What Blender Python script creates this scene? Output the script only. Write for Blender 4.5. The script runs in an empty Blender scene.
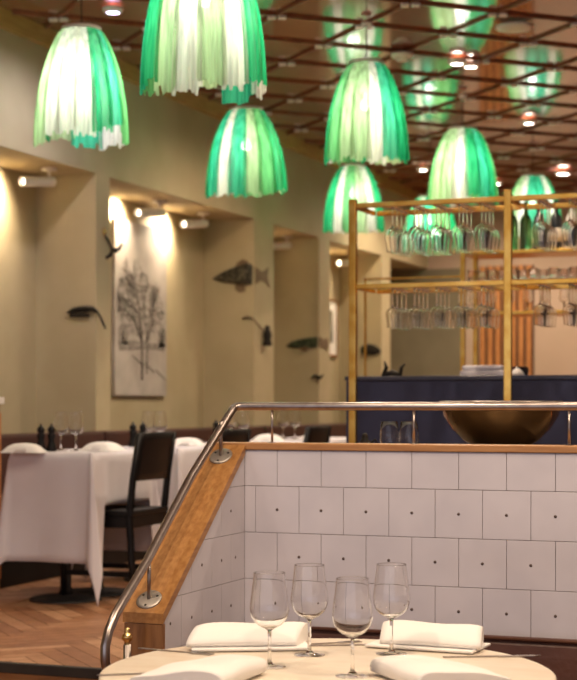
import bpy, bmesh, math, random
from mathutils import Vector, Matrix
random.seed(7)
PI = math.pi
sc = bpy.context.scene
COL = sc.collection

# ------------------------------------------------------------------ materials
def nodes(name):
    m = bpy.data.materials.new(name); m.use_nodes = True
    nt = m.node_tree; b = nt.nodes['Principled BSDF']
    return m, nt, b

def mat(name, c1, rough=.6, c2=None, scale=6., metal=0., detail=3., stretch=(1, 1, 1), bump=0., bscale=60., spec=None, sheen=0., rvar=0., coat=0., lo=.35, hi=.65):
    m, nt, b = nodes(name)
    b.inputs['Roughness'].default_value = rough
    b.inputs['Metallic'].default_value = metal
    if spec is not None: b.inputs['Specular IOR Level'].default_value = spec
    if sheen: b.inputs['Sheen Weight'].default_value = sheen
    if coat:
        b.inputs['Coat Weight'].default_value = coat; b.inputs['Coat Roughness'].default_value = .08
    if c2 is None: c2 = tuple(min(1, x*1.12) for x in c1)
    tc = nt.nodes.new('ShaderNodeTexCoord'); mp = nt.nodes.new('ShaderNodeMapping')
    mp.inputs['Scale'].default_value = stretch
    nt.links.new(tc.outputs['Object'], mp.inputs['Vector'])
    n = nt.nodes.new('ShaderNodeTexNoise'); n.inputs['Scale'].default_value = scale; n.inputs['Detail'].default_value = detail
    nt.links.new(mp.outputs[0], n.inputs['Vector'])
    r = nt.nodes.new('ShaderNodeValToRGB')
    r.color_ramp.elements[0].position = lo; r.color_ramp.elements[1].position = hi
    r.color_ramp.elements[0].color = (*c1, 1); r.color_ramp.elements[1].color = (*c2, 1)
    nt.links.new(n.outputs['Fac'], r.inputs['Fac']); nt.links.new(r.outputs[0], b.inputs['Base Color'])
    if bump:
        n2 = nt.nodes.new('ShaderNodeTexNoise'); n2.inputs['Scale'].default_value = bscale
        nt.links.new(mp.outputs[0], n2.inputs['Vector'])
        bp = nt.nodes.new('ShaderNodeBump'); bp.inputs['Strength'].default_value = bump; bp.inputs['Distance'].default_value = .004
        nt.links.new(n2.outputs['Fac'], bp.inputs['Height']); nt.links.new(bp.outputs[0], b.inputs['Normal'])
    return m

def emit(name, c, s):
    m, nt, b = nodes(name)
    b.inputs['Base Color'].default_value = (*c, 1)
    b.inputs['Emission Color'].default_value = (*c, 1); b.inputs['Emission Strength'].default_value = s
    return m

def glass(name, c=(1, 1, 1), rough=0., ior=1.42):
    m, nt, b = nodes(name)
    b.inputs['Base Color'].default_value = (*c, 1); b.inputs['Transmission Weight'].default_value = 1
    b.inputs['Roughness'].default_value = rough; b.inputs['IOR'].default_value = ior
    return m

def gauze(name, c, transp=.12, t=.75):
    """fine net fabric: light passes through, a little shows what is behind"""
    m = bpy.data.materials.new(name); m.use_nodes = True; nt = m.node_tree
    for n in list(nt.nodes): nt.nodes.remove(n)
    out = nt.nodes.new('ShaderNodeOutputMaterial')
    d = nt.nodes.new('ShaderNodeBsdfDiffuse'); tr = nt.nodes.new('ShaderNodeBsdfTranslucent'); tp = nt.nodes.new('ShaderNodeBsdfTransparent')
    tc = nt.nodes.new('ShaderNodeTexCoord'); mp = nt.nodes.new('ShaderNodeMapping'); mp.inputs['Scale'].default_value = (1, 1, .06)
    nz = nt.nodes.new('ShaderNodeTexNoise'); nz.inputs['Scale'].default_value = 45; nz.inputs['Detail'].default_value = 2
    nt.links.new(tc.outputs['Object'], mp.inputs[0]); nt.links.new(mp.outputs[0], nz.inputs['Vector'])
    r = nt.nodes.new('ShaderNodeValToRGB'); r.color_ramp.elements[0].position = .35; r.color_ramp.elements[1].position = .65
    r.color_ramp.elements[0].color = (*[x*.62 for x in c], 1); r.color_ramp.elements[1].color = (*[min(1, x*1.1+.03) for x in c], 1)
    nt.links.new(nz.outputs['Fac'], r.inputs[0])
    nt.links.new(r.outputs[0], d.inputs[0]); nt.links.new(r.outputs[0], tr.inputs[0])
    m1 = nt.nodes.new('ShaderNodeMixShader'); m1.inputs[0].default_value = t
    nt.links.new(d.outputs[0], m1.inputs[1]); nt.links.new(tr.outputs[0], m1.inputs[2])
    m2 = nt.nodes.new('ShaderNodeMixShader'); m2.inputs[0].default_value = transp
    nt.links.new(m1.outputs[0], m2.inputs[1]); nt.links.new(tp.outputs[0], m2.inputs[2])
    nt.links.new(m2.outputs[0], out.inputs[0])
    return m

M = {}
M['plaster'] = mat('khaki_plaster', (.42, .345, .205), .75, (.47, .39, .24), 2.5, bump=.15, bscale=90)
M['far_plaster'] = mat('rosy_beige_plaster', (.50, .37, .27), .8, (.55, .41, .31), 2)
M['alc'] = mat('pale_alcove_ceiling', (.62, .50, .38), .8, (.67, .55, .42), 2)
M['tile'] = mat('glazed_tile', (.59, .56, .60), .2, (.66, .625, .66), 5, bump=.25, bscale=9)
M['grout'] = mat('dark_grout', (.16, .13, .12), .9)
M['dot'] = mat('tile_dot', (.10, .07, .06), .7)
M['oak'] = mat('oiled_oak', (.31, .135, .036), .42, (.44, .215, .068), 7, stretch=(9, 1, 9), detail=6, bump=.1, bscale=40)
M['oak_x'] = mat('oiled_oak_crossways', (.36, .16, .05), .4, (.48, .24, .085), 7, stretch=(1, 9, 9), detail=6, bump=.1, bscale=40)
M['oak_z'] = mat('oiled_oak_upright', (.20, .085, .028), .4, (.30, .14, .05), 7, stretch=(9, 9, 1), detail=6)
M['steel'] = mat('brushed_steel', (.34, .29, .26), .30, (.42, .37, .34), 30, metal=1, stretch=(1, 1, 1))
M['brass'] = mat('aged_brass', (.74, .38, .06), .24, (.90, .56, .14), 14, metal=1)
M['brass_bright'] = mat('bright_brass', (.9, .62, .2), .18, (.95, .7, .3), 14, metal=1)
M['linen'] = mat('white_linen', (.68, .65, .69), .85, (.74, .71, .75), 3, bump=.2, bscale=300, sheen=.2)
M['napkin'] = mat('ivory_napkin', (.84, .81, .77), .85, (.90, .87, .83), 3, bump=.25, bscale=350, sheen=.2)
M['black'] = mat('black_lacquer_wood', (.004, .0035, .004), .45, (.008, .007, .007), 8, spec=.25)
M['blackmetal'] = mat('black_cast_iron', (.012, .011, .012), .5, (.02, .02, .02), 8)
M['leather'] = mat('brown_leather', (.075, .026, .013), .42, (.11, .04, .02), 5, bump=.4, bscale=45)
M['redleather'] = mat('oxblood_leather', (.045, .014, .009), .5, (.06, .019, .012), 5, bump=.3, bscale=45)
M['navy'] = mat('navy_paint', (.022, .028, .075), .55, (.027, .034, .088), 4)
M['marble'] = mat('cream_stone_top', (.74, .63, .49), .35, (.80, .71, .58), 9, detail=8, stretch=(1, 2.5, 1))
M['gold_trim'] = mat('ochre_wood_trim', (.42, .25, .07), .45, (.50, .31, .10), 6, stretch=(6, 1, 6))
M['lath'] = mat('copper_brown_batten', (.17, .055, .022), .35, (.26, .095, .04), 10, coat=.3)
M['clip'] = mat('white_metal_clip', (.80, .74, .66), .5, (.86, .80, .72), 8)
M['white'] = mat('white_enamel', (.75, .71, .66), .4, (.8, .76, .71), 8)
M['glass'] = glass('clear_glass')
M['thin'] = glass('clear_glass_vessel', (1.0, 1.0, 1.0))
M['greenglass'] = glass('green_bottle_glass', (.12, .35, .16))
M['wineglass_dark'] = mat('dark_bottle', (.012, .014, .016), .08, (.02, .02, .022), 5)
M['paperlabel'] = mat('cream_paper', (.7, .62, .5), .8, (.75, .67, .55), 30)
M['copper'] = mat('amber_lustre', (.70, .34, .11), .06, (.85, .46, .18), 6, metal=.92)
M['floorbase'] = mat('floor_gap', (.05, .022, .01), .8)
M['nosing'] = mat('black_stair_nosing', (.02, .015, .013), .45, (.03, .025, .02), 10)
M['ink'] = mat('dark_bronze', (.014, .011, .009), .6, (.03, .025, .018), 20, spec=.15)
M['ink2'] = mat('grey_fish_scales', (.03, .027, .02), .5, (.12, .10, .07), 34, detail=1, lo=.5, hi=.6, spec=.15)
M['ink3'] = mat('green_grey_fish_scales', (.025, .035, .02), .6, (.07, .085, .045), 30, detail=1, spec=.15)
M['fin'] = mat('brown_fin', (.13, .08, .04), .6, (.2, .13, .07), 20)
M['paper'] = mat('print_paper', (.36, .32, .28), .7, (.46, .41, .36), 5)
M['charcoal'] = mat('charcoal_drawing', (.06, .05, .04), .8, (.12, .10, .08), 20)
M['wash'] = mat('grey_wash_drawing', (.11, .095, .08), .85, (.34, .30, .26), 30, detail=8, lo=.3, hi=.7)
M['slatwood'] = mat('orange_slat_wood', (.42, .16, .045), .45, (.56, .25, .08), 8, stretch=(6, 6, 1))
M['slatdark'] = mat('slat_backing', (.10, .045, .02), .6)
M['bulb'] = emit('glowing_bulb', (1, .93, .8), 8)
M['spotglow'] = emit('spot_lens', (1, .86, .66), 8)
M['downglow'] = emit('downlight_lens', (1, .90, .78), 16)
M['coolglow'] = emit('cool_downlight_lens', (.72, .62, 1), 10)
G = [gauze('emerald_net', (.008, .42, .16)), gauze('leaf_green_net', (.16, .56, .20)), gauze('pale_green_net', (.48, .70, .38)),
     gauze('white_net', (.84, .86, .76)), gauze('turquoise_net', (.03, .52, .30))]

# ceiling lacquer
m, nt, b = nodes('lacquered_copper_brown_ceiling'); M['ceil'] = m
tc = nt.nodes.new('ShaderNodeTexCoord'); mp = nt.nodes.new('ShaderNodeMapping')
mp.inputs['Rotation'].default_value = (0, 0, PI/4); mp.inputs['Location'].default_value = (.12, .13, 0)
mp.inputs['Scale'].default_value = (1/.5855, 1/.5855, 1)
nt.links.new(tc.outputs['Object'], mp.inputs[0])
fl = nt.nodes.new('ShaderNodeVectorMath'); fl.operation = 'FLOOR'; nt.links.new(mp.outputs[0], fl.inputs[0])
wn = nt.nodes.new('ShaderNodeTexWhiteNoise'); nt.links.new(fl.outputs[0], wn.inputs['Vector'])
r = nt.nodes.new('ShaderNodeValToRGB'); r.color_ramp.elements[0].color = (.17, .030, .012, 1); r.color_ramp.elements[1].color = (.30, .068, .028, 1)
nt.links.new(wn.outputs['Value'], r.inputs[0]); nt.links.new(r.outputs[0], b.inputs['Base Color'])
b.inputs['Roughness'].default_value = .12; b.inputs['IOR'].default_value = 1.75
b.inputs['Coat Weight'].default_value = .6; b.inputs['Coat Roughness'].default_value = .05; b.inputs['Coat IOR'].default_value = 1.7

# parquet tones
PARQ = []
for i, (a, c) in enumerate((((.30, .135, .06), (.38, .18, .085)), ((.36, .175, .085), (.44, .23, .12)), ((.23, .10, .045), (.31, .14, .065)), ((.41, .21, .11), (.50, .28, .155)), ((.27, .12, .052), (.35, .165, .078)))):
    PARQ.append(mat('oak_parquet_%s' % 'abcde'[i], a, .42, c, 14, detail=5))

# ------------------------------------------------------------------ mesh helpers
class MB:
    def __init__(s): s.bm = bmesh.new()
    def _merge(s, tmp, mtx=None, mi=0):
        if mtx is not None: bmesh.ops.transform(tmp, matrix=mtx, verts=tmp.verts)
        vm = {v: s.bm.verts.new(v.co) for v in tmp.verts}
        for f in tmp.faces:
            try: nf = s.bm.faces.new([vm[v] for v in f.verts]); nf.material_index = mi; nf.smooth = f.smooth
            except ValueError: pass
        tmp.free()
    def box(s, x0, x1, y0, y1, z0, z1, bev=0., mtx=None, mi=0):
        t = bmesh.new()
        vs = [t.verts.new((x, y, z)) for z in (z0, z1) for y in (y0, y1) for x in (x0, x1)]
        for q in ((0, 2, 3, 1), (4, 5, 7, 6), (0, 1, 5, 4), (1, 3, 7, 5), (3, 2, 6, 7), (2, 0, 4, 6)): t.faces.new([vs[i] for i in q])
        if bev: bmesh.ops.bevel(t, geom=t.edges[:], offset=bev, segments=2, affect='EDGES', profile=.6)
        s._merge(t, mtx, mi); return s
    def lathe(s, prof, seg=32, mtx=None, closed=False, mi=0):
        t = bmesh.new(); rings = []
        for (r, z) in prof:
            if r < 1e-6: rings.append([t.verts.new((0, 0, z))])
            else: rings.append([t.verts.new((r*math.cos(2*PI*i/seg), r*math.sin(2*PI*i/seg), z)) for i in range(seg)])
        n = len(rings)
        for k in range(n if closed else n-1):
            a, b = rings[k], rings[(k+1) % n]
            for i in range(seg):
                j = (i+1) % seg
                if len(a) == 1 and len(b) == 1: continue
                if len(a) == 1: f = t.faces.new((a[0], b[i], b[j]))
                elif len(b) == 1: f = t.faces.new((a[i], a[j], b[0]))
                else: f = t.faces.new((a[i], a[j], b[j], b[i]))
                f.smooth = True
        bmesh.ops.recalc_face_normals(t, faces=t.faces[:])
        s._merge(t, mtx, mi); return s
    def tube(s, pts, rad, seg=12, mi=0, flat=None):
        t = bmesh.new(); pts = [Vector(p) for p in pts]; n = len(pts)
        rads = rad if isinstance(rad, (list, tuple)) else [rad]*n
        rings = []; up = None
        for i, p in enumerate(pts):
            d = (pts[min(i+1, n-1)] - pts[max(i-1, 0)]).normalized()
            if up is None:
                up = Vector((0, 0, 1)) if abs(d.z) < .9 else Vector((1, 0, 0))
            a = d.cross(up).normalized(); bb = a.cross(d).normalized(); up = bb
            k = flat if flat else 1.
            rings.append([t.verts.new(p + rads[i]*(a*math.cos(2*PI*j/seg)*k + bb*math.sin(2*PI*j/seg))) for j in range(seg)])
        for i in range(n-1):
            for j in range(seg):
                f = t.faces.new((rings[i][j], rings[i][(j+1) % seg], rings[i+1][(j+1) % seg], rings[i+1][j])); f.smooth = True
        t.faces.new(rings[0][::-1]); t.faces.new(rings[-1])
        s._merge(t, None, mi); return s
    def grid(s, fn, nu, nv, smooth=True, mi=0):
        g = [[s.bm.verts.new(fn(u/nu, v/nv)) for u in range(nu+1)] for v in range(nv+1)]
        for v in range(nv):
            for u in range(nu):
                f = s.bm.faces.new((g[v][u], g[v][u+1], g[v+1][u+1], g[v+1][u])); f.smooth = smooth; f.material_index = mi
        return s
    def prism(s, poly, axis_o, au, av, an, depth, mi=0):
        """polygon in the (au, av) plane from origin axis_o, extruded by depth along an"""
        o, au, av, an = map(Vector, (axis_o, au, av, an))
        a = [s.bm.verts.new(o + au*p[0] + av*p[1]) for p in poly]
        b = [s.bm.verts.new(o + au*p[0] + av*p[1] + an*depth) for p in poly]
        s.bm.faces.new(a).material_index = mi; s.bm.faces.new(b[::-1]).material_index = mi
        for i in range(len(poly)):
            j = (i+1) % len(poly); s.bm.faces.new((a[i], b[i], b[j], a[j])).material_index = mi
        return s
    def build(s, name, mats, parent=None, loc=None, rz=0., recalc=True, solid=0., sub=0):
        if recalc: bmesh.ops.recalc_face_normals(s.bm, faces=s.bm.faces[:])
        me = bpy.data.meshes.new(name); s.bm.to_mesh(me); s.bm.free()
        for mm in (mats if isinstance(mats, (list, tuple)) else [mats]): me.materials.append(mm)
        o = bpy.data.objects.new(name, me); COL.objects.link(o)
        if parent: o.parent = parent
        if loc is not None: o.location = loc
        o.rotation_euler.z = rz
        if solid:
            md = o.modifiers.new('thickness', 'SOLIDIFY'); md.thickness = solid; md.offset = 0
        if sub:
            md = o.modifiers.new('smooth', 'SUBSURF'); md.levels = sub; md.render_levels = sub
        return o

def tag(o, label=None, cat=None, group=None, kind=None):
    if label: o['label'] = label
    if cat: o['category'] = cat
    if group: o['group'] = group
    if kind: o['kind'] = kind
    return o
def struct(name, mb, mats, parent=None, **k):
    o = mb.build(name, mats, parent, **k)
    if parent is None: o['kind'] = 'structure'
    return o
def empty(name, loc, rz=0., **k):
    o = bpy.data.objects.new(name, None); COL.objects.link(o); o.location = loc; o.rotation_euler.z = rz; o.empty_display_size = .05
    return tag(o, **k)
def dup(root, loc, rz=0., label=None, group=None):
    r = root.copy(); COL.objects.link(r); r.location = loc; r.rotation_euler.z = rz
    if label: r['label'] = label
    if group: r['group'] = group
    for ch in list(root.children):
        c = ch.copy(); COL.objects.link(c); c.parent = r
        for g in ch.children:
            d = g.copy(); COL.objects.link(d); d.parent = c
    return r
def T(x, y, z): return Matrix.Translation((x, y, z))
def RX(a): return Matrix.Rotation(a, 4, 'X')
def RY(a): return Matrix.Rotation(a, 4, 'Y')
def RZ(a): return Matrix.Rotation(a, 4, 'Z')
def light(name, kind, loc, energy, color, parent=None, size=.05, aim=None, angle=60, blend=.6):
    d = bpy.data.lights.new(name, kind); d.energy = energy; d.color = color
    if kind == 'SPOT': d.spot_size = math.radians(angle); d.spot_blend = blend; d.shadow_soft_size = size
    elif kind == 'POINT': d.shadow_soft_size = size
    o = bpy.data.objects.new(name, d); COL.objects.link(o); o.location = loc
    if aim is not None:
        o.rotation_euler = (Vector(aim) - Vector(loc)).to_track_quat('-Z', 'Y').to_euler()
    if parent:
        o.parent = parent; o.matrix_parent_inverse = parent.matrix_basis.inverted()
    return o

# ------------------------------------------------------------------ camera
EYE = .97; YAW = math.radians(21); FPX = 1600.
cd = bpy.data.cameras.new('camera'); cam = bpy.data.objects.new('camera', cd); COL.objects.link(cam)
cam.location = (0, 0, EYE); cam.rotation_euler = (PI/2, 0, YAW)
cd.sensor_fit = 'HORIZONTAL'; cd.sensor_width = 36.; cd.lens = FPX*36/577
cd.shift_y = (405-340)/577; cd.shift_x = 0
cd.clip_start = .05; cd.clip_end = 60
cd.dof.use_dof = True; cd.dof.focus_distance = 4.4; cd.dof.aperture_fstop = cd.lens/17.
sc.camera = cam
CR = Vector((math.cos(YAW), math.sin(YAW), 0)); CF = Vector((-math.sin(YAW), math.cos(YAW), 0))

# ------------------------------------------------------------------ setting
LOW = -.357; SX = -4.97; BX = -5.42; FARY = 17.3; CZ = 3.30; RW = 3.6
# lower floor
struct('floor_lower', MB().box(-6.0, RW, -3.0, 5.25, LOW-.1, LOW), mat('dark_oak_boards', (.16, .07, .03), .4, (.24, .11, .05), 5, stretch=(10, 1, 1), detail=6))
# upper floor with herringbone boards
mb = MB()
L, W = .56, .08
gap = .0016
y0f, y1f, x0f, x1f = 5.25, FARY, BX, RW
mb.box(BX, RW, 5.25, FARY, -.11, -.004, mi=5)
mb.box(-2.11, RW, 4.90, 5.25, LOW-.05, -.004, mi=5)
n_ = int(round(L/W))
s2 = math.sqrt(.5)
def clip(poly, x0, x1, y0, y1):
    for ax, lim, sg in ((0, x0, 1), (0, x1, -1), (1, y0, 1), (1, y1, -1)):
        out = []
        for i in range(len(poly)):
            a, b_ = poly[i], poly[(i+1) % len(poly)]
            ia, ib = sg*(a[ax]-lim) >= 0, sg*(b_[ax]-lim) >= 0
            if ia: out.append(a)
            if ia != ib:
                t = (lim-a[ax])/(b_[ax]-a[ax]); out.append((a[0]+(b_[0]-a[0])*t, a[1]+(b_[1]-a[1])*t))
        poly = out
        if not poly: return []
    return poly
rr = random.Random(3)
cx0, cy0 = -3.5, 8.
for i in range(-150, 150):
    for j in range(-14, 15):
        # classic herringbone: horizontal board then vertical board, stepping diagonally
        bx = i*W + j*L*1.0; by = i*W - j*L*1.0
        for (u0, u1, v0, v1) in ((bx, bx+L, by, by+W), (bx+L, bx+L+W, by+W-L, by+W) if False else (bx, bx+W, by+W, by+W+L)):
            q = [(u0+gap, v0+gap), (u1-gap, v0+gap), (u1-gap, v1-gap), (u0+gap, v1-gap)]
            p = [(cx0+(u-v)*s2, cy0+(u+v)*s2) for u, v in q]
            if all(a[0] < x0f or a[0] > x1f or a[1] < y0f or a[1] > y1f for a in p): continue
            p = clip(p, x0f, x1f, y0f, y1f)
            if len(p) < 3: continue
            k = rr.randrange(5)
            try: mb.bm.faces.new([mb.bm.verts.new((a[0], a[1], 0)) for a in p]).material_index = k
            except ValueError: pass
floor = struct('floor', mb, PARQ+[M['floorbase']], recalc=False)
# stair: nosing, riser and mid step on the left of the partition
mb = MB().box(-6.0, -2.125, 5.215, 5.25, -.035, .004, .004, mi=1).box(-6.0, -2.125, 5.24, 5.262, LOW, -.03)
mb.box(-6.0, -2.125, 4.95, 5.24, LOW, -.18).box(-6., -2.125, 4.915, 4.955, -.215, -.176, .004, mi=1)
struct('trim_stair', mb, [M['oak_x'], M['nosing']])

# left wall with piers and soffit
struct('wall_left', MB().box(BX-.15, BX, 5.25, FARY, 0, 2.5).box(BX-.15, BX, -3, 5.25, LOW, 2.5), M['plaster'])
soff = struct('wall_soffit', MB().box(BX-.15, SX, -3, FARY, 2.5, CZ), [M['plaster']])
piers = [(9.40, 9.60), (12.16, 12.60), (13.72, 14.02), (15.60, 15.90)]
for i, (a, b_) in enumerate(piers):
    struct('wall_pier', MB().box(BX, SX, a, b_, 0, 2.5), M['plaster'])
struct('trim_1', MB().box(SX, SX+.045, -3, FARY, 3.19, CZ, .004), M['gold_trim'])
struct('wall_far', MB().box(BX-.15, RW+.15, FARY, FARY+.15, 0, CZ), M['far_plaster'])
struct('far_wall_shade', MB().box(BX, -4.56, FARY-.012, FARY, 0, 2.49, .002), mat('khaki_painted_shade', (.19, .16, .10), .8, (.22, .19, .12), 3))  # thin sheet coloured darker, painting in the shade on the far wall's left end
struct('wall_right', MB().box(RW, RW+.15, -3, FARY, LOW, CZ), M['far_plaster'])
ceil = struct('ceiling', MB().box(BX-.15, RW+.15, -3, FARY+.15, CZ, CZ+.12), M['ceil'])
# ceiling lattice
mb = MB()
S8 = .828; DX, DY = -3.48, 8.87
x0c, x1c, y0c, y1c = SX+.05, RW, -3., FARY
for fam in (1, -1):
    for k in range(-22, 24):
        # line: (x-DX) - fam*(y-DY) = k*S8
        c = k*S8
        ys = [y0c, y1c]; xs = [DX+fam*(y-DY)+c for y in ys]
        pts = []
        for X in (x0c, x1c):
            y = DY + fam*(X-DX-c)
            if y0c <= y <= y1c: pts.append((X, y))
        for Y in ys:
            X = DX+fam*(Y-DY)+c
            if x0c < X < x1c: pts.append((X, Y))
        if len(pts) < 2: continue
        a, b_ = pts[0], pts[1]
        l = math.hypot(b_[0]-a[0], b_[1]-a[1]); ang = math.atan2(b_[1]-a[1], b_[0]-a[0])
        mb.box(0, l, -.0075, .0075, -.016, .004, 0, T(a[0], a[1], CZ) @ RZ(ang))
mb.build('ceiling_lattice', M['lath'], ceil)
nodes_xy = []
for i in range(-3, 16):
    for j in range(-4, 20):
        if (i+j) % 2: continue
        x, y = DX+i*.414, DY+j*.414
        d = Vector((x, y, 0)); z = d.dot(CF); px = 288.5+1600*d.dot(CR)/z; py = 405-1600*(CZ-EYE)/z
        if x < SX+.1 or not (-60 < px < 640) or not (-70 < py < 178) : continue
        nodes_xy.append((x, y, z))
nodes_xy.sort(key=lambda q: q[2])
pl = None
for (x, y, z) in nodes_xy[:98]:
    if pl is None:
        pl = MB().box(-.056, -.007, -.022, .022, -.032, -.014, .004).box(.007, .056, -.022, .022, -.032, -.014, .004).build('node_plate', M['clip'], ceil, (x, y, CZ), YAW)
    else:
        c = pl.copy(); COL.objects.link(c); c.location = (x, y, CZ)

# ------------------------------------------------------------------ tiled partition
FX, FY = -1.989, 4.785         # inner corner of the tiled faces
ZT = .709                      # top joint
wall = MB().box(FX-.122, RW-2.2, FY+.006, FY+.122, LOW, .825, mi=1)
tl = .1492; 
def tiles_long(mb):
    z1 = .825
    rows = [(ZT, .825)] + [(ZT-.15*(k+1), ZT-.15*k) for k in range(8)]
    for k, (za, zb) in enumerate(rows):
        za = max(za, LOW); 
        if zb <= LOW: break
        off = .113 if k % 2 == 0 else .038
        x = FX+off-.15
        while x < RW-2.2:
            xa, xb = max(x+.0007, FX), min(x+.1493, RW-2.2)
            if xb-xa > .003:
                mb.box(xa, xb, FY, FY+.007, za+.0007, zb-.0007, .0013)
                if k > 0 and x >= FX-.01:
                    mb.lathe([(0, -.0006), (.0048, -.0006), (.0048, .001)], 12, T(x+.075, FY, (za+zb)/2) @ RX(PI/2) @ RX(PI), mi=2)
            x += .15
tiles_long(wall)
struct('wall_partition', wall, [M['tile'], M['grout'], M['dot']])
# return wall whose top falls with the stair
CY1, CZ1, CZ2 = 4.162, .847, .37     # post end, cap heights
SL = (CZ1-CZ2)/(FY-CY1)
def capz(y): return min(CZ1, CZ1-(FY-y)*SL)
ret = MB()
th = .030
poly = [(CY1+.02, LOW), (FY+.005, LOW), (FY+.005, CZ1-.024), (CY1+.02, capz(CY1+.02)-th)]
ret.prism(poly, (FX-.118, 0, 0), (0, 1, 0), (0, 0, 1), (1, 0, 0), .112, mi=1)
rows = [(ZT, .825)] + [(ZT-.15*(k+1), ZT-.15*k) for k in range(8)]
for k, (za, zb) in enumerate(rows):
    if zb <= LOW: break
    za = max(za, LOW)
    y = FY - (.112 if k % 2 == 0 else .037)
    ys = [FY-.0005]
    while y > CY1: ys.append(y); y -= .15
    ys.append(CY1+.021)
    for i in range(len(ys)-1):
        yb, ya = ys[i]-.0007, ys[i+1]+.0007
        if yb-ya < .004: continue
        q = [(ya, za+.0007), (yb, za+.0007), (yb, zb-.0007), (ya, zb-.0007)]
        # clip under sloping cap
        lim = lambda yy: capz(yy)-th-.001
        out = []
        for n in range(4):
            a, b_ = q[n], q[(n+1) % 4]
            fa, fb = lim(a[0])-a[1], lim(b_[0])-b_[1]
            if fa >= 0: out.append(a)
            if (fa >= 0) != (fb >= 0):
                t = fa/(fa-fb); out.append((a[0]+(b_[0]-a[0])*t, a[1]+(b_[1]-a[1])*t))
        if len(out) < 3: continue
        ret.prism(out, (FX-.006, 0, 0), (0, 1, 0), (0, 0, 1), (1, 0, 0), .006)
        cy, cz = (yb if i == 0 else yb)-.075, (za+zb)/2
        if k > 0 and cy-.01 > ya and cz < lim(cy)-.01:
            ret.lathe([(0, .0006), (.0048, .0006), (.0048, -.001)], 12, T(FX, cy, cz) @ RY(PI/2), mi=2)
struct('wall_return', ret, [M['tile'], M['grout'], M['dot']])
# oak cap
cap = MB().box(FX-.128, RW-2.2, FY-.006, FY+.128, .8255, CZ1, .003)
struct('trim_2', cap, M['oak_x'])
cap = MB()
dy = .004
poly = [(CY1, CZ2), (FY-.008, capz(FY-.008)), (FY-.008, capz(FY-.008)-th), (CY1, CZ2-th)]
cap.prism(poly, (FX-.124, 0, 0), (0, 1, 0), (0, 0, 1), (1, 0, 0), .130)
struct('trim_3', cap, M['oak'])
struct('trim_4', MB().box(FX-.120, FX+.003, CY1+.001, CY1+.0195, LOW, CZ2-th-.001, .002), M['oak_z'])

# ------------------------------------------------------------------ handrail
RXc = FX-.060; RYc = FY+.060
rail = empty('handrail', (RXc, RYc, CZ1), label='brushed steel handrail running level above the tiled wall then sloping down the stair', cat='handrail')
def rel(p): return (p[0]-RXc, p[1]-RYc, p[2]-CZ1)
rp = [(RW-2.25, RYc, .966), (RXc+.06, RYc, .966), (RXc+.03, RYc, .966), (RXc+.009, RYc-.004, .965), (RXc+.001, RYc-.02, .957), (RXc, RYc-.045, .94)]
rp += [(RXc, 4.50, .750), (RXc, 4.185, .512), (RXc, 4.06, .432), (RXc, 3.99, .385), (RXc, 3.95, .345), (RXc, 3.93, .305), (RXc, 3.93, .265), (RXc, 3.945, .225), (RXc, 3.98, .190), (RXc, 4.0, .182)]
MB().tube([rel(p) for p in rp], .0135, 16).build('rail_tube', M['steel'], rail)
for x in (-1.917, -1.437, -.946, -.46, .03, .52, 1.0):
    MB().tube([rel((x, RYc, CZ1+.0)), rel((x, RYc, .956))], .0042, 10).lathe([(0, .0), (.012, 0), (.012, .002), (0, .002)], 16, T(*rel((x, RYc, CZ1)))).build('post', M['steel'], rail)
for fy, ry, rz_ in ((4.73, 4.73, .925), (4.205, 4.205, .527)):
    z = capz(fy)
    ang = math.atan(SL)
    p = MB().tube([rel((RXc, fy, z)), rel((RXc, fy-.0, z+.06)), rel((RXc, ry, rz_-.008))], .0058, 12).build('post', M['steel'], rail)
    f = MB().lathe([(0, .0045), (.028, .0045), (.037, .003), (.039, .0003), (0, .0003)], 28, T(*rel((RXc, fy, z))) @ RX(ang)).build('flange', mat('satin_flange_steel', (.36, .33, .29), .45, (.42, .38, .34), 20, metal=.7), p)
    sc_ = MB()
    for q in range(3):
        a = q*2*PI/3+.5
        sc_.lathe([(0, .0062), (.003, .0058), (.0042, .0042)], 10, T(*rel((RXc, fy, z))) @ RX(ang) @ T(.026*math.cos(a), .026*math.sin(a), 0))
    sc_.build('screws', M['ink'], p)
# small steel bollard with brass knob by the foot of the stair post
bol = empty('steel_stub_post', (-2.062, 4.09, LOW), label='short steel stub post with a brass knob in front of the oak stair post', cat='post')
MB().lathe([(0, 0), (.03, 0), (.03, .004), (.0115, .006), (.0115, .645), (0, .645)], 20).build('shaft', M['steel'], bol)
MB().lathe([(0, .645), (.008, .645), (.007, .652), (.013, .657), (.016, .664), (.0155, .671), (.010, .676), (.006, .680), (.0085, .686), (.006, .692), (0, .694)], 20).build('knob', M['brass_bright'], bol)

# ------------------------------------------------------------------ booth bench
bench = empty('booth_bench', (-.25, 4.45, LOW), label='brown leather booth bench along the foot of the white tiled wall', cat='bench')
def sausage(x0, x1, y0, y1, z0, z1, r):
    return MB().box(x0, x1, y0, y1, z0, z1, r)
hx0, hx1 = -1.63, 1.45
mb = MB().box(hx0, hx1, .245, .327, .40, .632, .03); mb.build('backrest', M['leather'], bench, sub=1)
mb = MB().box(hx0, hx1, -.27, .24, .36, .45, .025); mb.build('seat', M['leather'], bench, sub=1)
MB().box(hx0+.02, hx1-.02, -.22, .325, 0, .36, .003).build('plinth', M['black'], bench)
MB().tube([(hx0+.03, .25, .628), (hx1-.03, .25, .628)], .006, 8).build('piping', M['leather'], bench)

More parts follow.
